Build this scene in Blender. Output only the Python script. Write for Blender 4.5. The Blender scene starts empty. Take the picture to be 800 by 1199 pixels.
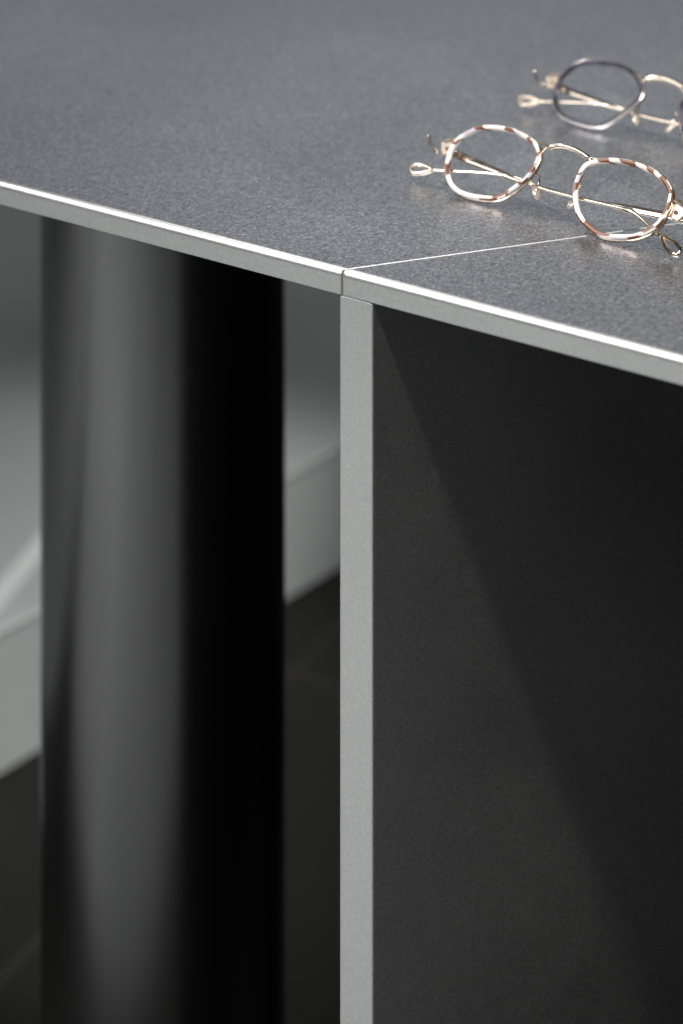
import bpy, bmesh, math, random
from mathutils import Vector, Matrix
random.seed(7)
S = bpy.context.scene
COL = S.collection
R = math.radians

# ------------------------------------------------------------------ measured outlines, millimetres in the frame plane
RING_L= [(-64.2,37.0),(-66.2,35.8),(-68.1,34.4),(-69.9,32.8),(-71.6,31.1),(-73.2,29.2),(-74.4,27.1),(-75.2,25.0),(-75.7,22.7),(-75.8,20.4),(-75.6,18.0),(-75.1,15.6),(-74.5,13.2),(-73.7,11.0),(-72.7,8.9),(-71.4,6.9),(-69.9,5.0),(-68.2,3.3),(-66.4,1.7),(-64.4,0.4),(-62.3,-0.6),(-60.1,-1.4),(-57.7,-1.9),(-55.3,-2.1),(-52.9,-2.2),(-50.4,-2.1),(-48.1,-1.9),(-45.7,-1.6),(-43.4,-1.3),(-41.0,-0.8),(-38.6,-0.2),(-36.4,0.7),(-34.4,1.9),(-32.6,3.4),(-31.0,5.1),(-29.5,7.1),(-28.1,9.0),(-26.8,11.1),(-25.6,13.1),(-24.5,15.2),(-23.7,17.4),(-23.2,19.8),(-22.8,22.2),(-22.7,24.6),(-22.8,27.0),(-23.2,29.3),(-24.0,31.5),(-25.4,33.4),(-27.2,35.0),(-29.2,36.3),(-31.5,37.3),(-33.7,38.1),(-36.0,38.8),(-38.3,39.4),(-40.6,39.9),(-43.0,40.2),(-45.5,40.3),(-47.9,40.3),(-50.2,40.1),(-52.6,39.9),(-55.0,39.6),(-57.3,39.2),(-59.7,38.6),(-62.0,37.9)]
RING_R= [(-0.3,29.0),(-0.6,26.6),(-0.6,24.1),(-0.4,21.7),(0.0,19.3),(0.7,17.0),(1.6,14.9),(2.7,12.7),(3.9,10.6),(5.3,8.6),(6.8,6.7),(8.5,5.0),(10.3,3.5),(12.3,2.2),(14.5,1.1),(16.7,0.1),(19.0,-0.8),(21.2,-1.5),(23.6,-2.0),(25.9,-2.2),(28.3,-2.0),(30.7,-1.7),(33.1,-1.2),(35.4,-0.6),(37.8,0.1),(40.0,0.9),(42.2,1.9),(44.2,3.1),(46.2,4.6),(48.0,6.2),(49.7,8.0),(51.0,9.9),(52.1,12.0),(52.8,14.3),(53.1,16.7),(53.3,19.1),(53.4,21.6),(53.3,24.0),(52.9,26.3),(52.1,28.5),(50.9,30.6),(49.3,32.4),(47.4,34.0),(45.4,35.3),(43.3,36.4),(41.1,37.2),(38.8,38.0),(36.5,38.6),(34.0,39.1),(31.6,39.5),(29.3,39.7),(26.9,39.8),(24.5,39.7),(22.1,39.6),(19.6,39.5),(17.2,39.2),(14.8,38.7),(12.6,38.2),(10.3,37.4),(8.0,36.6),(5.7,35.6),(3.5,34.4),(1.7,33.0),(0.4,31.2)]
RING_B= [(-73.6,26.4),(-74.2,24.0),(-74.5,21.6),(-74.6,19.1),(-74.3,16.7),(-73.8,14.3),(-73.1,12.0),(-72.1,9.8),(-70.8,7.7),(-69.2,5.8),(-67.5,4.0),(-65.6,2.5),(-63.5,1.3),(-61.3,0.3),(-59.0,-0.4),(-56.6,-0.8),(-54.1,-1.2),(-51.7,-1.4),(-49.2,-1.5),(-46.8,-1.5),(-44.4,-1.5),(-41.9,-1.3),(-39.5,-0.9),(-37.1,-0.2),(-35.0,0.9),(-33.0,2.3),(-31.3,4.0),(-29.6,5.8),(-28.1,7.8),(-26.6,9.7),(-25.2,11.7),(-23.9,13.7),(-22.6,15.8),(-21.4,17.9),(-20.3,20.2),(-19.6,22.6),(-19.3,24.9),(-19.6,27.2),(-20.5,29.4),(-21.9,31.5),(-23.6,33.3),(-25.4,35.0),(-27.3,36.5),(-29.3,37.8),(-31.5,38.9),(-33.8,39.7),(-36.2,40.4),(-38.6,40.8),(-41.0,41.0),(-43.5,41.2),(-45.9,41.3),(-48.3,41.2),(-50.8,41.0),(-53.2,40.7),(-55.7,40.4),(-58.1,40.0),(-60.4,39.5),(-62.8,38.8),(-65.0,37.8),(-67.1,36.5),(-68.8,34.8),(-70.4,32.9),(-71.7,30.8),(-72.7,28.6)]
LT= [(-76.6,21.6,-6.5),(-72.0,21.2,-6.4),(-66.5,20.3,-6.3),(-54.8,19.1,-5.8),(-43.3,17.8,-5.3),(-34.7,16.5,-5.0),(-17.7,15.8,-4.7),(-3.5,15.8,-4.4),(13.7,16.3,-4.0),(25.7,16.7,-3.8),(32.0,16.6,-3.6),(37.5,14.9,-3.4),(42.9,12.5,-3.1),(48.5,9.7,-2.6),(53.7,7.7,-2.0)]
LLOOP= [(53.1,8.2,-2.0),(57.1,3.7,-1.2),(62.4,0.7,-0.3),(65.2,0.8,0.2),(65.4,3.4,-0.0),(62.2,6.1,-0.6),(57.1,7.7,-1.5)]
RT= [(57.6,21.4,-6.8),(50.9,20.9,-6.8),(44.3,20.1,-6.7),(33.0,19.2,-6.6),(28.4,18.8,-6.5),(11.9,17.8,-6.5),(-5.0,17.0,-6.5),(-19.1,17.0,-6.4),(-29.0,17.7,-6.0),(-36.7,18.0,-5.5),(-45.3,16.8,-4.9),(-56.9,14.4,-4.0),(-70.7,10.8,-3.0),(-81.2,7.9,-2.0)]
RLOOP= [(-81.3,8.1,-2.0),(-87.1,8.7,-1.7),(-91.2,7.6,-1.3),(-92.8,5.2,-1.0),(-90.3,3.2,-1.1),(-86.5,4.1,-1.4),(-83.0,6.3,-1.8)]
ROD= [(-92.6,24.9,-2.0),(-90.2,22.1,-2.0),(-86.5,19.5,-2.0),(-83.1,17.8,-2.0)]
SEG_L = [(0.494, 'w'), (0.541, 'b'), (0.587, 'w'), (0.689, 'w'), (0.822, 'b'), (0.894, 'w'), (0.928, 'd'), (0.94, 'g'), (0.985, 'b'), (0.016, 'g'), (0.04, 'b'), (0.064, 'w'), (0.112, 'b'), (0.137, 'w'), (0.167, 'g'), (0.203, 'b'), (0.239, 'w'), (0.337, 'b'), (0.367, 'g'), (0.411, 'w'), (0.446, 'b'), (0.467, 'w')]
SEG_R = [(0.41, 'w'), (0.444, 'd'), (0.453, 'g'), (0.48, 'b'), (0.511, 'w'), (0.641, 'b'), (0.762, 'g'), (0.789, 'w'), (0.834, 'g'), (0.884, 'b'), (0.922, 'w'), (0.978, 'b'), (0.018, 'w'), (0.046, 'b'), (0.08, 'b'), (0.116, 'w'), (0.147, 'b'), (0.182, 'w'), (0.23, 'b'), (0.294, 'w'), (0.34, 'b'), (0.368, 'w')]

# ------------------------------------------------------------------ look
P_TOP = dict(base=.50, rough=.33, aniso=.3, bump=.05, blotch=.065, spark=.66, streak=(1000, 1600, 1600), tint=1.095, fleck=.955, tangent=tuple((.949483, .31382, 0)))
P_EDGE = dict(base=.70, rough=.43, aniso=0, bump=.03, blotch=.05, spark=.09, streak=(1100, 1100, 1100))
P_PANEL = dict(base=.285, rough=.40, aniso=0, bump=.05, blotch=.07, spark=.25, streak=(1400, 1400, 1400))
P_COL = dict(base=.19, rough=.25, aniso=0, bump=0, blotch=.02, spark=0)
FLOOR = .014
WORLD = .02
FJ = .161
def LIGHTS():
    spot('ceiling_spot', (.2, -.03, 3.1), (.1, .95, .9), 380, 24, .5, .05, (1, .98, .95))
    spot('floor_spot', (-2.4, -.2, 3.2), (-1.0, -.4, 0), 430, 76, .8, .08)
    spot('far_floor_spot', (-2.6, -1.7, 3.2), (-2.0, -1.1, 0), 480, 62, .6, .08)
    spot('step_spot', (1.7, .95, 2.5), (-.25, 1.91, .08), 450, 17, 1, .08)
    spot('rear_spot', (-.9, 3.0, 3.1), (.27, .92, .9), 95, 15, 1, .03, (1, .98, .95))
    area('ceiling_panel', (-1.9, .5, 3.3), (0, .9, .9), 40, 1.8, 1.5, (1, 1, 1))
    area('back_glow', (.8, 4.6, 2.4), (.1, 1, .9), 8.5, 4.6, 1.8, (.92, .96, 1))  # added soft fill behind the tables, reflected in the tops to brighten them

# ------------------------------------------------------------------ helpers
def obj(name, bm, mat, parent=None, smooth=True):
    me = bpy.data.meshes.new(name)
    bmesh.ops.recalc_face_normals(bm, faces=bm.faces)
    bm.to_mesh(me); bm.free()
    for m in (mat if isinstance(mat, (list, tuple)) else [mat]): me.materials.append(m)
    if smooth:
        for p in me.polygons: p.use_smooth = True
    o = bpy.data.objects.new(name, me); COL.objects.link(o)
    if parent: o.parent = parent
    return o

def thing(name, label, cat, mw, group=None):
    o = bpy.data.objects.new(name, None); COL.objects.link(o)
    o.empty_display_size = .05; o.matrix_world = mw
    o['label'] = label; o['category'] = cat
    if group: o['group'] = group
    return o

def smooth_path(p, n=6):
    """Catmull-Rom through points (tuples of any length)"""
    p = [tuple(a) for a in p]; q = [p[0]] + p + [p[-1]]; out = []
    for i in range(1, len(q) - 2):
        for k in range(n):
            t = k / n
            out.append(tuple(.5 * (2*b + (c-a)*t + (2*a-5*b+4*c-d)*t*t + (3*b-a-3*c+d)*t**3)
                             for a, b, c, d in zip(q[i-1], q[i], q[i+1], q[i+2])))
    out.append(p[-1]); return out

def closed_path(p, n=4):
    N = len(p); out = []
    for i in range(N):
        a, b, c, d = p[i-1], p[i], p[(i+1) % N], p[(i+2) % N]
        for k in range(n):
            t = k / n
            out.append(tuple(.5 * (2*B + (C-A)*t + (2*A-5*B+4*C-D)*t*t + (3*B-A-3*C+D)*t**3)
                             for A, B, C, D in zip(a, b, c, d)))
    return out

def tube(bm, pts, rad, up=(0, 0, 1), seg=10, flat=1.0, closed=False):
    """sweep; pts mm (x,y,z); rad a number or a list; flat = thickness ratio along `up`"""
    n = len(pts); P = [Vector(p[:3]) * .001 for p in pts]
    rs = rad if isinstance(rad, (list, tuple)) else [rad] * n
    rings = []
    for i in range(n):
        a = P[i-1] if (i or closed) else P[0]; b = P[(i+1) % n] if (i < n-1 or closed) else P[-1]
        t = (b - a).normalized(); s = t.cross(Vector(up)).normalized(); u = s.cross(t)
        r = rs[i]
        w, h = (r if isinstance(r, tuple) else (r, r * flat))
        rings.append([bm.verts.new(P[i] + s * (w*.001*math.cos(2*math.pi*k/seg)) + u * (h*.001*math.sin(2*math.pi*k/seg))) for k in range(seg)])
    m = n if closed else n - 1
    for i in range(m):
        A, B = rings[i], rings[(i+1) % n]
        for k in range(seg):
            bm.faces.new((A[k], A[(k+1) % seg], B[(k+1) % seg], B[k]))
    if not closed:
        bm.faces.new(rings[0]); bm.faces.new(rings[-1])

def ball(bm, c, r, sc=(1, 1, 1)):
    m = Matrix.Translation(Vector(c) * .001) @ Matrix.Diagonal((*sc, 1))
    bmesh.ops.create_uvsphere(bm, u_segments=14, v_segments=9, radius=r * .001, matrix=m)

def ring_normals(c):
    n = len(c); out = []
    for i in range(n):
        a, b = c[i-1], c[(i+1) % n]
        dx, dy = b[0]-a[0], b[1]-a[1]; l = math.hypot(dx, dy)
        out.append((dy/l, -dx/l))
    return out

def resample(c, n):
    L = [0]
    for i in range(len(c)):
        a, b = c[i], c[(i+1) % len(c)]; L.append(L[-1] + math.hypot(b[0]-a[0], b[1]-a[1]))
    out = []; j = 0
    for k in range(n):
        s = L[-1] * k / n
        while L[j+1] < s: j += 1
        t = (s - L[j]) / (L[j+1] - L[j]); a, b = c[j], c[(j+1) % len(c)]
        out.append((a[0]+(b[0]-a[0])*t, a[1]+(b[1]-a[1])*t))
    return out

def ring_mesh(outline, sect, n, mill=0, mill_pts=()):
    """sweep a closed section (radial, w) round the outline; UV.x = polar angle / 2pi"""
    c = resample(closed_path(outline, 5), n); nn = ring_normals(c)
    xs = [p[0] for p in c]; ys = [p[1] for p in c]
    cx, cy = (min(xs)+max(xs))/2, (min(ys)+max(ys))/2
    bm = bmesh.new(); uv = bm.loops.layers.uv.new('UVMap'); rings = []; an = []
    for i, (p, q) in enumerate(zip(c, nn)):
        row = []
        for k, (r, w) in enumerate(sect):
            if k in mill_pts and i % 2: r -= mill
            row.append(bm.verts.new((.001*(p[0]+q[0]*r), .001*(p[1]+q[1]*r), .001*w)))
        rings.append(row); an.append((math.atan2(p[1]-cy, p[0]-cx) / (2*math.pi)) % 1)
    K = len(sect)
    for i in range(n):
        j = (i+1) % n; a0, a1 = an[i], an[j]
        if a1 - a0 < -.5: a1 += 1
        if a1 - a0 > .5: a0 += 1
        for k in range(K):
            l = (k+1) % K
            f = bm.faces.new((rings[i][k], rings[j][k], rings[j][l], rings[i][l]))
            for lp, (a, v) in zip(f.loops, ((a0, k/K), (a1, k/K), (a1, (k+1)/K), (a0, (k+1)/K))):
                lp[uv].uv = (a, v)
    return bm

def rsect(r0, r1, w0, w1, c):
    """rounded rectangle section"""
    o = []
    for (x, y, a0) in ((r1-c, w1-c, 0), (r0+c, w1-c, 90), (r0+c, w0+c, 180), (r1-c, w0+c, 270)):
        for s in range(4):
            a = R(a0 + 30*s); o.append((x + c*math.cos(a), y + c*math.sin(a)))
    return o

# ------------------------------------------------------------------ materials
class NT:
    def __init__(s, name):
        s.m = bpy.data.materials.new(name); s.m.use_nodes = True
        s.t = s.m.node_tree; s.t.nodes.clear()
        s.out = s.n('ShaderNodeOutputMaterial')
    def n(s, typ, **kw):
        x = s.t.nodes.new(typ)
        for k, v in kw.items():
            if k.startswith('i_'): x.inputs[k[2:].replace('_', ' ')].default_value = v
            else: setattr(x, k, v)
        return x
    def l(s, a, b): s.t.links.new(a, b)
    def bsdf(s, **kw):
        b = s.n('ShaderNodeBsdfPrincipled'); s.l(b.outputs[0], s.out.inputs[0])
        for k, v in kw.items(): b.inputs[k].default_value = v
        return b
    def ramp(s, fac, stops, interp='LINEAR'):
        r = s.n('ShaderNodeValToRGB'); e = r.color_ramp; e.interpolation = interp
        while len(e.elements) < len(stops): e.elements.new(.5)
        for el, (p, c) in zip(e.elements, stops):
            el.position = p; el.color = (*c, 1) if len(c) == 3 else c
        s.l(fac, r.inputs[0]); return r
    def rng(s, val, a, b, c, d):
        r = s.n('ShaderNodeMapRange'); r.inputs[1].default_value = a; r.inputs[2].default_value = b
        r.inputs[3].default_value = c; r.inputs[4].default_value = d
        s.l(val, r.inputs[0]); return r.outputs[0]

def brushed(name, ang, base=.5, rough=.4, aniso=.4, bump=.25, streak=(700, 900, 900), blotch=.1, spark=.5, tint=1.0, fleck=0, tangent=(1, 0, 0)):
    """bead-blasted / brushed metal: a tiny random grain (per-cell tone), finer noise on top, bright flecks, wiped patches of gloss"""
    t = NT(name); b = t.bsdf(Metallic=1.0, Roughness=rough, Anisotropic=aniso)
    tc = t.n('ShaderNodeTexCoord')
    mp = t.n('ShaderNodeMapping'); mp.inputs['Rotation'].default_value = (0, 0, -ang)
    t.l(tc.outputs['Object'], mp.inputs[0])
    sc = t.n('ShaderNodeVectorMath', operation='MULTIPLY'); sc.inputs[1].default_value = streak
    t.l(mp.outputs[0], sc.inputs[0])
    vo = t.n('ShaderNodeTexVoronoi'); vo.inputs['Scale'].default_value = 1; t.l(sc.outputs[0], vo.inputs['Vector'])
    sep = t.n('ShaderNodeSeparateColor'); t.l(vo.outputs['Color'], sep.inputs[0])
    g = t.n('ShaderNodeTexNoise'); g.inputs['Scale'].default_value = .8; g.inputs['Detail'].default_value = 3; g.inputs['Roughness'].default_value = .7
    el = t.n('ShaderNodeVectorMath', operation='MULTIPLY'); el.inputs[1].default_value = (.22, 1, 1) if aniso else (1, 1, 1)
    t.l(sc.outputs[0], el.inputs[0]); t.l(el.outputs[0], g.inputs['Vector'])
    bl = t.n('ShaderNodeTexNoise'); bl.inputs['Scale'].default_value = 7; bl.inputs['Detail'].default_value = 5; bl.inputs['Distortion'].default_value = .6
    t.l(tc.outputs['Object'], bl.inputs['Vector'])
    mix = t.n('ShaderNodeMix', data_type='FLOAT'); mix.inputs[0].default_value = .5
    t.l(sep.outputs[0], mix.inputs[2]); t.l(t.rng(g.outputs['Fac'], .25, .75, 0, 1), mix.inputs[3])
    lo, hi = base*(1-spark), min(1, base*(1+spark))
    col = t.ramp(mix.outputs[0], [(.1, (lo, lo, lo*tint)), (.5, (base, base*(1+(tint-1)*.4), base*tint)), (.9, (hi, hi, min(1, hi*tint)))])
    out = col.outputs[0]
    if fleck:
        mf = t.n('ShaderNodeMix', data_type='RGBA'); t.l(t.rng(sep.outputs[1], fleck, fleck + .02, 0, 1), mf.inputs[0])
        t.l(out, mf.inputs[6]); mf.inputs[7].default_value = (1, 1, 1, 1); out = mf.outputs[2]
    t.l(out, b.inputs['Base Color'])
    rr = t.rng(bl.outputs['Fac'], .3, .7, rough - blotch, rough + blotch)
    add = t.n('ShaderNodeMath', operation='ADD'); t.l(rr, add.inputs[0]); t.l(t.rng(sep.outputs[2], 0, 1, -.04*min(1, spark*4), .04*min(1, spark*4)), add.inputs[1])
    t.l(add.outputs[0], b.inputs['Roughness'])
    if bump:
        bp = t.n('ShaderNodeBump'); bp.inputs['Strength'].default_value = bump; bp.inputs['Distance'].default_value = .0004
        t.l(mix.outputs[0], bp.inputs['Height']); t.l(bp.outputs[0], b.inputs['Normal'])
    if aniso:
        tv = t.n('ShaderNodeCombineXYZ')
        for i, v in enumerate(tangent): tv.inputs[i].default_value = v
        t.l(tv.outputs[0], b.inputs['Tangent'])
    return t.m

def gold(name, col, rough, mill=0):
    t = NT(name); b = t.bsdf(Metallic=1.0, Roughness=rough)
    tc = t.n('ShaderNodeTexCoord'); n = t.n('ShaderNodeTexNoise'); n.inputs['Scale'].default_value = 600
    t.l(tc.outputs['Object'], n.inputs['Vector'])
    r = t.ramp(n.outputs['Fac'], [(.3, tuple(c*.88 for c in col)), (.7, col)]); t.l(r.outputs[0], b.inputs['Base Color'])
    t.l(t.rng(n.outputs['Fac'], .3, .7, rough*.8, rough*1.3), b.inputs['Roughness'])
    return t.m

def acetate(name, segs, cols, edge=.004, rough=.16):
    """polished acetate; colour patches follow the polar angle stored in UV.x"""
    t = NT(name); b = t.bsdf(Roughness=rough)
    b.inputs['IOR'].default_value = 1.5; b.inputs['Coat Weight'].default_value = .2; b.inputs['Coat Roughness'].default_value = .06
    uv = t.n('ShaderNodeUVMap'); sx = t.n('ShaderNodeSeparateXYZ'); t.l(uv.outputs[0], sx.inputs[0])
    tc = t.n('ShaderNodeTexCoord'); n = t.n('ShaderNodeTexNoise'); n.inputs['Scale'].default_value = 420; n.inputs['Detail'].default_value = 1
    t.l(tc.outputs['Object'], n.inputs['Vector'])
    v = t.rng(sx.outputs['Y'], 0, 1, -.013, .013); w = t.rng(n.outputs['Fac'], .3, .7, -.007, .007)
    a1 = t.n('ShaderNodeMath', operation='ADD'); t.l(v, a1.inputs[0]); t.l(w, a1.inputs[1])
    a2 = t.n('ShaderNodeMath', operation='ADD'); t.l(a1.outputs[0], a2.inputs[0]); t.l(sx.outputs['X'], a2.inputs[1])
    a3 = t.n('ShaderNodeMath', operation='ADD'); t.l(a2.outputs[0], a3.inputs[0]); t.l(t.rng(sx.outputs['Y'], .2, .34, 0, .03), a3.inputs[1]); a2 = a3
    fr = t.n('ShaderNodeMath', operation='FRACT'); t.l(a2.outputs[0], fr.inputs[0])
    sg = sorted(segs); stops = [(0, cols[sg[-1][1]])] + [(p, cols[k]) for p, k in sg]
    r = t.ramp(fr.outputs[0], stops[:32], 'CONSTANT'); t.l(r.outputs[0], b.inputs['Base Color'])
    b.inputs['Subsurface Weight'].default_value = .15; b.inputs['Subsurface Radius'].default_value = (.002, .0015, .001)
    b.inputs['Subsurface Scale'].default_value = .5
    return t.m

def clear_lens():
    t = NT('lens_glass')
    tr = t.n('ShaderNodeBsdfTransparent'); tr.inputs[0].default_value = (.97, .975, .98, 1)
    gl = t.n('ShaderNodeBsdfGlossy'); gl.inputs['Roughness'].default_value = .02
    fr = t.n('ShaderNodeFresnel'); fr.inputs[0].default_value = 1.2
    mx = t.n('ShaderNodeMixShader'); t.l(fr.outputs[0], mx.inputs[0]); t.l(tr.outputs[0], mx.inputs[1]); t.l(gl.outputs[0], mx.inputs[2])
    t.l(mx.outputs[0], t.out.inputs[0]); return t.m

def silicone():
    t = NT('nose_pad_silicone')
    tr = t.n('ShaderNodeBsdfTransparent'); tr.inputs[0].default_value = (.85, .84, .83, 1)
    pr = t.n('ShaderNodeBsdfPrincipled'); pr.inputs['Metallic'].default_value = .6; pr.inputs['Base Color'].default_value = (.74, .66, .58, 1); pr.inputs['Roughness'].default_value = .12
    mx = t.n('ShaderNodeMixShader'); mx.inputs[0].default_value = .45
    n = t.n('ShaderNodeTexNoise'); n.inputs['Scale'].default_value = 300
    t.l(t.rng(n.outputs['Fac'], .3, .7, .5, .7), mx.inputs[0])
    t.l(tr.outputs[0], mx.inputs[1]); t.l(pr.outputs[0], mx.inputs[2]); t.l(mx.outputs[0], t.out.inputs[0]); return t.m

C0 = Vector((0, .86031, .9)); D = Vector((.85255, -.522646, 0)); SE = Vector((.949483, .31382, 0)); BK = Vector((.522646, .85255, 0))
ANG_S = math.atan2(SE.y, SE.x)
M_TOPL = brushed('brushed_steel_top', ANG_S, **P_TOP)
M_TOPR = brushed('brushed_steel_corner_top', ANG_S, **P_TOP)
M_EDGE = brushed('bead_blasted_steel_edge', ANG_S, **P_EDGE)
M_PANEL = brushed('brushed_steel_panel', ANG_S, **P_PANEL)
M_COL = brushed('satin_dark_steel', 0, **P_COL)
M_GOLD = gold('pale_gold', (.81, .69, .575), .15)
M_SILVER = gold('pale_silver', (.80, .74, .72), .2)
M_GOLD_S = gold('satin_gold', (.60, .49, .40), .34)
M_SCREW = gold('dark_screw', (.16, .12, .09), .3)
M_LENS = clear_lens(); M_PAD = silicone()
TORT = {'w': (.68, .625, .58), 'b': (.135, .048, .02), 'd': (.05, .02, .01), 'g': (.44, .41, .43)}
M_AC_L = acetate('mottled_acetate', SEG_L, TORT)
M_AC_R = acetate('mottled_acetate_pair', SEG_R, TORT)
SLATE = {'a': (.03, .027, .042), 'b': (.075, .068, .1), 'c': (.012, .011, .018)}
M_AC_B = acetate('slate_acetate', [(.03, 'a'), (.12, 'c'), (.2, 'a'), (.26, 'c'), (.3, 'b'), (.4, 'a'), (.48, 'b'), (.55, 'c'), (.66, 'a'), (.72, 'b'), (.8, 'a'), (.9, 'c'), (.95, 'a')], SLATE)

def floor_mat():
    t = NT('dark_stone_tiles'); b = t.bsdf(Roughness=.7); b.inputs['Specular IOR Level'].default_value = .15
    tc = t.n('ShaderNodeTexCoord'); mp = t.n('ShaderNodeMapping'); mp.inputs['Rotation'].default_value = (0, 0, R(-60)); mp.inputs['Location'].default_value = (.1, FJ, 0)
    t.l(tc.outputs['Object'], mp.inputs[0])
    br = t.n('ShaderNodeTexBrick', offset=0.0); br.inputs['Scale'].default_value = 1; br.inputs['Brick Width'].default_value = .6; br.inputs['Row Height'].default_value = .6
    br.inputs['Mortar Size'].default_value = .006; br.inputs['Mortar Smooth'].default_value = .2
    t.l(mp.outputs[0], br.inputs['Vector'])
    n = t.n('ShaderNodeTexNoise'); n.inputs['Scale'].default_value = 3.2; n.inputs['Detail'].default_value = 8; t.l(tc.outputs['Object'], n.inputs['Vector'])
    c = FLOOR
    r = t.ramp(n.outputs['Fac'], [(.3, (c*.75, c*.74, c*.7)), (.7, (c*1.25, c*1.23, c*1.15))])
    mx = t.n('ShaderNodeMix', data_type='RGBA'); t.l(br.outputs['Fac'], mx.inputs[0]); t.l(r.outputs[0], mx.inputs[6]); mx.inputs[7].default_value = (c*1.7, c*1.66, c*1.55, 1)
    t.l(mx.outputs[2], b.inputs['Base Color']); return t.m

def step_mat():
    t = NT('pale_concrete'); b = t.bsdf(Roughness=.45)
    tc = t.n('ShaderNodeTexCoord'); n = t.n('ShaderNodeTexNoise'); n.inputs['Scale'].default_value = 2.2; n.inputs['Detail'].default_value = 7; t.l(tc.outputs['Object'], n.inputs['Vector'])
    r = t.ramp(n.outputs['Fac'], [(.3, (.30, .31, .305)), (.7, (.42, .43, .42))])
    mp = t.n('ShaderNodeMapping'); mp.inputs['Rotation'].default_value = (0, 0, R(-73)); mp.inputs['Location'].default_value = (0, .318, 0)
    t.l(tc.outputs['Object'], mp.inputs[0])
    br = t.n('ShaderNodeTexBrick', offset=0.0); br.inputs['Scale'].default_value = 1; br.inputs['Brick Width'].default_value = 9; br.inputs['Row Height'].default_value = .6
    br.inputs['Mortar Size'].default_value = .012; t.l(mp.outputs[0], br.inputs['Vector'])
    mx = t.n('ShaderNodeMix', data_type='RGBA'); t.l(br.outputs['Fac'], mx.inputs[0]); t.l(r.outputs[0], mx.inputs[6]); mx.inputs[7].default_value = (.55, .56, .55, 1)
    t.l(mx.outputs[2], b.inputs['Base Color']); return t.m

# ------------------------------------------------------------------ setting
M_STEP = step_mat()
bm = bmesh.new(); bmesh.ops.create_grid(bm, x_segments=2, y_segments=2, size=12)
o = obj('floor', bm, floor_mat(), smooth=False); o['kind'] = 'structure'

def prism(poly, z0, z1, wts=None, bev=0, seg=6):
    """extruded polygon (ccw) with weighted bevels: wts = (top per edge, vertical per corner, bottom)"""
    bm = bmesh.new(); n = len(poly)
    b = [bm.verts.new((p.x, p.y, z0)) for p in poly]; t = [bm.verts.new((p.x, p.y, z1)) for p in poly]
    bm.faces.new(t); bm.faces.new(b[::-1])
    for i in range(n):
        j = (i+1) % n; bm.faces.new((b[i], b[j], t[j], t[i])).material_index = 1
    if wts:
        lay = bm.edges.layers.float.new('bevel_weight_edge')
        tops, vert, bot = wts
        for i in range(n):
            j = (i+1) % n
            bm.edges.get((t[i], t[j]))[lay] = tops[i]; bm.edges.get((b[i], b[j]))[lay] = bot; bm.edges.get((b[i], t[i]))[lay] = vert[i]
        for e in bm.edges:
            if e[lay] == 0: e.smooth = False
    return bm

def bevelled(name, bm, mat, parent, width, seg=10):
    o = obj(name, bm, mat, parent, smooth=True)
    m = o.modifiers.new('bevel', 'BEVEL'); m.width = width; m.segments = seg; m.limit_method = 'WEIGHT'; m.harden_normals = True
    m.offset_type = 'OFFSET'; m.material = 1 if name == 'tabletop' else -1; m.loop_slide = True
    return o

A = Vector((-.3152, 1.8494, 0)); B = Vector((-.0313, 2.1490, 0)); E = (B - A).normalized(); N = Vector((-E.y, E.x, 0))
p0 = A - E*3.2; p1 = A + E*4.0
bm = prism([p0, p1, p1 + N*3, p0 + N*3], .002, .14, ((1, 1, 1, 1), (0, 0, 0, 0), 0))
o = bevelled('step', bm, M_STEP, None, .006, 3); o['kind'] = 'structure'

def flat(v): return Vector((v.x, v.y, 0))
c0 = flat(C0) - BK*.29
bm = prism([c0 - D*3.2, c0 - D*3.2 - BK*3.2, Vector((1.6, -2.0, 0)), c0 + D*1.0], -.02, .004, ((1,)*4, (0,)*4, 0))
o = obj('reflector_slab', bm, [M_STEP], smooth=False); o['kind'] = 'structure'  # added out-of-view pale slab, there for the column and steel edges to reflect

# ------------------------------------------------------------------ tables
T0, T1 = .8885, .9
g = .0003
dep = .62; ts = dep / SE.dot(BK)
SN = Vector((SE.y, -SE.x, 0))                      # seam normal, towards the corner table
r0 = C0 + D * (g / D.dot(SN)); r1 = C0 + SE*ts + SN*g
r2 = C0 + D*1.25 + BK*dep; r3 = C0 + D*1.25
l0 = C0 - D * (g / D.dot(SN)); l1 = C0 + SE*ts - SN*g
l2 = C0 - D*1.3 + BK*dep; l3 = C0 - D*1.3
I = Matrix.Identity(4)
tb = thing('table', 'long brushed steel table standing on a thick dark round column leg', 'table', Matrix.Translation((C0.x-.11, 1.2, 0)))
tb2 = thing('table', 'brushed steel corner table on an upright panel, its sharp corner butting against the seam', 'table', Matrix.Translation((C0.x+.05, .9, 0)))
def keep(o, parent):
    o.parent = parent; o.matrix_parent_inverse = parent.matrix_world.inverted()
bm = prism([l3, l0, l1, l2], T0, T1, ((1, .15, 1, 1), (.3, .15, .3, .3), .1))
keep(bevelled('tabletop', bm, [M_TOPL, M_EDGE], None, .0033), tb)
bm = prism([r0, r3, r2, r1], T0, T1, ((1, 1, 1, .18), (.22, .3, .3, .3), .1))
keep(bevelled('tabletop', bm, [M_TOPR, M_EDGE], None, .0033), tb2)
pw = .01735; ps = -.0009
q0 = C0 + D*ps; q1 = C0 + D*(ps + pw)
bm = prism([q0, q1, q1 + SE*.75, q0 + SE*.75], .003, T0 - .0003, ((.1, 1, .5, 1), (.25, .6, .3, .3), 0))
bm.faces.ensure_lookup_table(); bm.faces[3].material_index = 0; bm.faces[5].material_index = 0
keep(bevelled('side_panel', bm, [M_PANEL, M_EDGE], None, .0016, 4), tb2)
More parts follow.
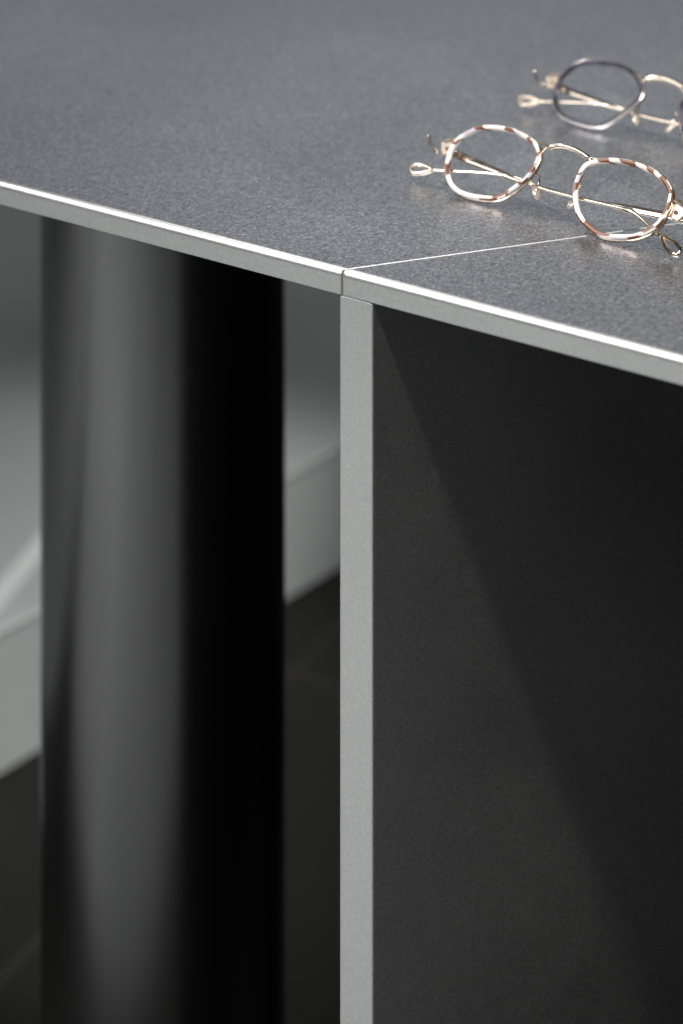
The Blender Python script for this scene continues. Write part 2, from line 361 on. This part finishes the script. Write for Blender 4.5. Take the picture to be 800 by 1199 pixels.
bm = bmesh.new(); bmesh.ops.create_cone(bm, cap_ends=True, segments=128, radius1=.0776, radius2=.0776, depth=T0 - .0005 - .001, matrix=Matrix.Translation((-.1137, 1.2, (T0 + .0005)/2)))
for e in bm.edges:
    if abs(e.verts[0].co.z - e.verts[1].co.z) < 1e-6: e.smooth = False      # crisp ends
o = obj('column_leg', bm, M_COL, None)
for p in o.data.polygons:
    if len(p.vertices) > 4: p.use_smooth = False
keep(o, tb)

# ------------------------------------------------------------------ eyeglasses
U = Vector((.771514, -.636212, 0)); V = Vector((.472797, .573347, .669131)); W = Vector((-.425709, -.516244, .743145))
CAM = Vector((0, 0, 1.260938))
def pose(o):
    o = Vector(o); o = CAM + (o - CAM) * (1 - .0030/.361)
    m = Matrix((U, V, W)).transposed().to_4x4(); m.translation = o; return m

def mir(p, ax): return [(2*ax - a[0], *a[1:]) for a in p]

def eyeglasses(label, origin, ringL, ringR, acL, acR, bridge_r, milled):
    t = thing('eyeglasses', label, 'eyeglasses', pose(origin), 'folded eyeglasses laid out on the steel tables')
    xL = [p[0] for p in ringL]; xR = [p[0] for p in ringR]
    ax = (max(xL) + min(xR)) / 2                       # mirror axis of the frame
    for rg, ac in ((ringL, acL), (ringR, acR)):
        if milled:
            a_sec = [(-.95, 1.8), (-2.2, 1.8), (-2.85, 1.2), (-2.85, -.4), (-2.4, -.7), (-.7, -.7), (-.4, -.3), (-.4, 1.15)]
            sec = [(0, .45), (-.15, .75), (-.9, .8), (-1.5, .5), (-1.5, -1.5), (-.9, -1.8), (-.15, -1.75), (0, -1.4)]
        else:
            a_sec = [(-1.25, 1.6), (-2.2, 1.6), (-2.75, 1.0), (-2.75, -.4), (-2.3, -.7), (-1.0, -.7), (-.75, -.3), (-.75, 1.15)]
            sec = [(0, .55), (-.2, .9), (-.9, .95), (-1.5, .5), (-1.5, -1.5), (-.9, -1.8), (-.15, -1.75), (0, -1.4)]
        rim = obj('rim', ring_mesh(rg, a_sec, 256), ac, t, smooth=False)
        obj('metal_rim', ring_mesh(rg, sec, 380 if milled else 160, .28 if milled else 0, (0, 1, 6, 7)), M_GOLD if milled else M_SILVER, rim)
        # lens: slightly domed disc inside the rim
        c = resample(closed_path(rg, 3), 96); nn = ring_normals(c)
        cx = sum(p[0] for p in c)/96; cy = sum(p[1] for p in c)/96
        bm = bmesh.new(); rows = []
        for s in (1, .8, .6, .4, .2):
            rows.append([bm.verts.new((.001*(cx + (p[0]-n[0]*1.6 - cx)*s), .001*(cy + (p[1]-n[1]*1.6 - cy)*s), .001*(-.2 + 1.0*(1-s*s)))) for p, n in zip(c, nn)])
        ce = bm.verts.new((.001*cx, .001*cy, .0008))
        for a, b in zip(rows, rows[1:]):
            for i in range(96): bm.faces.new((a[i], a[(i+1) % 96], b[(i+1) % 96], b[i]))
        for i in range(96): bm.faces.new((rows[-1][i], rows[-1][(i+1) % 96], ce))
        obj('lens', bm, M_LENS, t)
    # bridge: milled bar with a fork at each end
    bm = bmesh.new()
    arc = [(-20.4, 35.0, 1.2), (-17.8, 36.0, 1.4), (-14.6, 36.6, 1.8), (-10.4, 36.9, 2.0), (-5.8, 36.6, 1.8), (-1.8, 35.8, 1.5), (1.9, 34.7, 1.2)]
    pts = smooth_path(arc, 12); N_ = len(pts)
    tube(bm, pts, [((bridge_r - (.22 if (i % 2 and milled and 3 < i < N_-3) else 0)),)*2 for i in range(N_)], seg=12)
    for a in ([(-20.8, 34.9, 1.2), (-23.3, 35.6, .9), (-28.1, 36.6, .5)], [(-20.8, 34.9, 1.2), (-22.7, 33.8, .9), (-24.2, 30.6, .4)],
              [(1.6, 34.8, 1.2), (4.0, 35.3, .9), (7.6, 35.6, .5)], [(1.6, 34.8, 1.2), (2.8, 34.2, .9), (3.4, 32.6, .5)]):
        tube(bm, smooth_path(a, 5), .6, seg=8)
    for c in ((-20.6, 35, 1.2), (1.7, 34.8, 1.2)): ball(bm, c, 1.0)
    obj('bridge', bm, M_GOLD, t)
    # nose pads with their wire arms
    for sgn, cx in ((-1, -21.2), (1, .2)):
        bm = bmesh.new(); ball(bm, (0, 0, 0), 4.3, (.26, 1, .6))
        bmesh.ops.transform(bm, matrix=Matrix.Translation((.001*cx, .0137, -.0055)) @ Matrix.Rotation(R(-28*sgn), 4, 'Z') @ Matrix.Rotation(R(38*sgn if sgn < 0 else 72), 4, 'Y'), verts=bm.verts)
        pad = obj('nose_pad', bm, M_PAD, t)
        ex = -24.0 if sgn < 0 else 2.9
        bm = bmesh.new()
        tube(bm, smooth_path([(ex, 20.6, -1.2), (ex - sgn*1.6, 20.9, -2.6), (ex - sgn*2.4, 18.6, -4.6), (cx + sgn*.9, 15.6, -5.2), (cx + sgn*.3, 13.8, -5.5)], 6), .48, seg=8)
        ball(bm, (cx + sgn*.5, 14, -5.3), 1.5); ball(bm, (ex, 20.6, -1.2), 1.0)
        obj('pad_arm', bm, M_GOLD, pad)
    # endpieces: a plate with a screw and a curved rod tipped with balls
    for side in (0, 1):
        f = (lambda p: p) if side == 0 else (lambda p: mir(p, ax))
        bm = bmesh.new()
        def slab(c, dz):
            c = f(c); top = [bm.verts.new(Vector(p)*.001) for p in c]; bot = [bm.verts.new((Vector(p) + Vector((0, 0, dz)))*.001) for p in c]
            bm.faces.new(top); bm.faces.new(bot)
            for i in range(4): bm.faces.new((top[i], top[(i+1) % 4], bot[(i+1) % 4], bot[i]))
        slab([(-84.3, 23.8, -2.2), (-77.0, 25.8, -1.6), (-74.3, 18.8, -1.8), (-80.6, 17.4, -2.4)], -1.3)
        slab([(-83.0, 27.2, -3.2), (-74.2, 28.8, -1.4), (-73.6, 26.2, .2), (-82.4, 24.6, -1.2)], -1.1)
        ep = obj('endpiece', bm, M_GOLD_S, t, smooth=False)
        m = ep.modifiers.new('bevel', 'BEVEL'); m.width = .00035; m.segments = 2
        bm = bmesh.new(); c = f([(-78.6, 21.2, -1.9)])[0]
        bmesh.ops.create_cone(bm, cap_ends=True, segments=16, radius1=.00115, radius2=.0009, depth=.0009, matrix=Matrix.Translation(Vector(c)*.001))
        obj('screw', bm, M_SCREW, ep)
        bm = bmesh.new(); pr = f(ROD); tube(bm, smooth_path(pr, 6), .9, seg=10)
        ball(bm, pr[0], 1.15); ball(bm, pr[-1], 1.1); ball(bm, f([(-84.4, 19.0, -1.8)])[0], 1.05)
        obj('hinge_rod', bm, M_GOLD, ep)
    # temples, folded behind the front; looped wire tips
    for pth, loop in ((LT, LLOOP), (RT, RLOOP)):
        bm = bmesh.new()
        pts = smooth_path(pth if pth is LT else pth[::-1] if pth[0][0] < pth[-1][0] else pth, 5)
        L = [0]
        for a, b in zip(pts, pts[1:]): L.append(L[-1] + math.dist(a, b))
        rad = []
        for s in L:
            if s < 34: w = 2.3 - .4*s/34
            elif s < 44: w = 1.9 - 1.0*(s-34)/10
            else: w = .9
            rad.append((w, .62))
        # a small swelling where the wire leaves its sleeve
        for i, s in enumerate(L):
            e = math.exp(-((s - 108)/3.2)**2) if pth is LT else math.exp(-((s - 26)/3.2)**2)*.35
            rad[i] = (rad[i][0] + .75*e, rad[i][1] + .35*e)
        tube(bm, pts, rad, seg=12)
        te = obj('temple', bm, M_GOLD, t)
        bm = bmesh.new(); tube(bm, closed_path(loop, 6), 1.15, seg=10, closed=True)
        ball(bm, pts[-1], 1.0)
        if pth is RT:
            ball(bm, loop[1], 1.0); ball(bm, loop[5], .9)
        obj('temple_tip', bm, M_GOLD, te)
    return t

bR = [(2*(max(p[0] for p in RING_B) + 11.2) - p[0], p[1]) for p in RING_B][::-1]
eyeglasses('folded eyeglasses with white and brown mottled rims, lying nearest the sharp table corner', (.10545, .91693, .9), RING_L, RING_R, M_AC_L, M_AC_R, 1.5, True)
eyeglasses('folded eyeglasses with dark slate grey rims, lying behind the mottled pair', (.17227, 1.02479, .9), RING_B, bR, M_AC_B, M_AC_B, 1.5, False)

# ------------------------------------------------------------------ lamps
def aim(o, to): o.rotation_euler = (Vector(to) - o.location).to_track_quat('-Z', 'Y').to_euler()
def spot(name, loc, to, power, size, blend, rad, col=(1, 1, 1)):
    l = bpy.data.lights.new(name, 'SPOT'); l.energy = power; l.spot_size = R(size); l.spot_blend = blend; l.shadow_soft_size = rad; l.color = col
    o = bpy.data.objects.new(name, l); COL.objects.link(o); o.location = loc; aim(o, to); return o
def area(name, loc, to, power, sx, sy, col=(1, 1, 1)):
    l = bpy.data.lights.new(name, 'AREA'); l.shape = 'RECTANGLE'; l.size = sx; l.size_y = sy; l.energy = power; l.color = col
    o = bpy.data.objects.new(name, l); COL.objects.link(o); o.location = loc; aim(o, to); return o
LIGHTS()

w = bpy.data.worlds.new('World'); S.world = w; w.use_nodes = True
bg = w.node_tree.nodes['Background']; bg.inputs[0].default_value = (.95, .98, 1, 1); bg.inputs[1].default_value = WORLD

# ------------------------------------------------------------------ camera: level, lens shifted down
cd = bpy.data.cameras.new('camera'); cam = bpy.data.objects.new('camera', cd); COL.objects.link(cam)
cam.location = CAM; cam.rotation_euler = (R(90), 0, 0)
cd.sensor_fit = 'HORIZONTAL'; cd.sensor_width = 24; cd.lens = 66
cd.shift_y = -1206.5 / 800
cd.clip_start = .05; cd.clip_end = 100
cd.dof.use_dof = True; cd.dof.focus_distance = .89; cd.dof.aperture_fstop = 4.7; cd.dof.aperture_blades = 0
S.camera = cam
S.view_settings.view_transform = 'Standard'; S.view_settings.look = 'None'; S.view_settings.exposure = 0; S.view_settings.gamma = 1
S.cycles.use_denoising = True
S.cycles.max_bounces = 8; S.cycles.transparent_max_bounces = 12
S.cycles.sample_clamp_indirect = 6
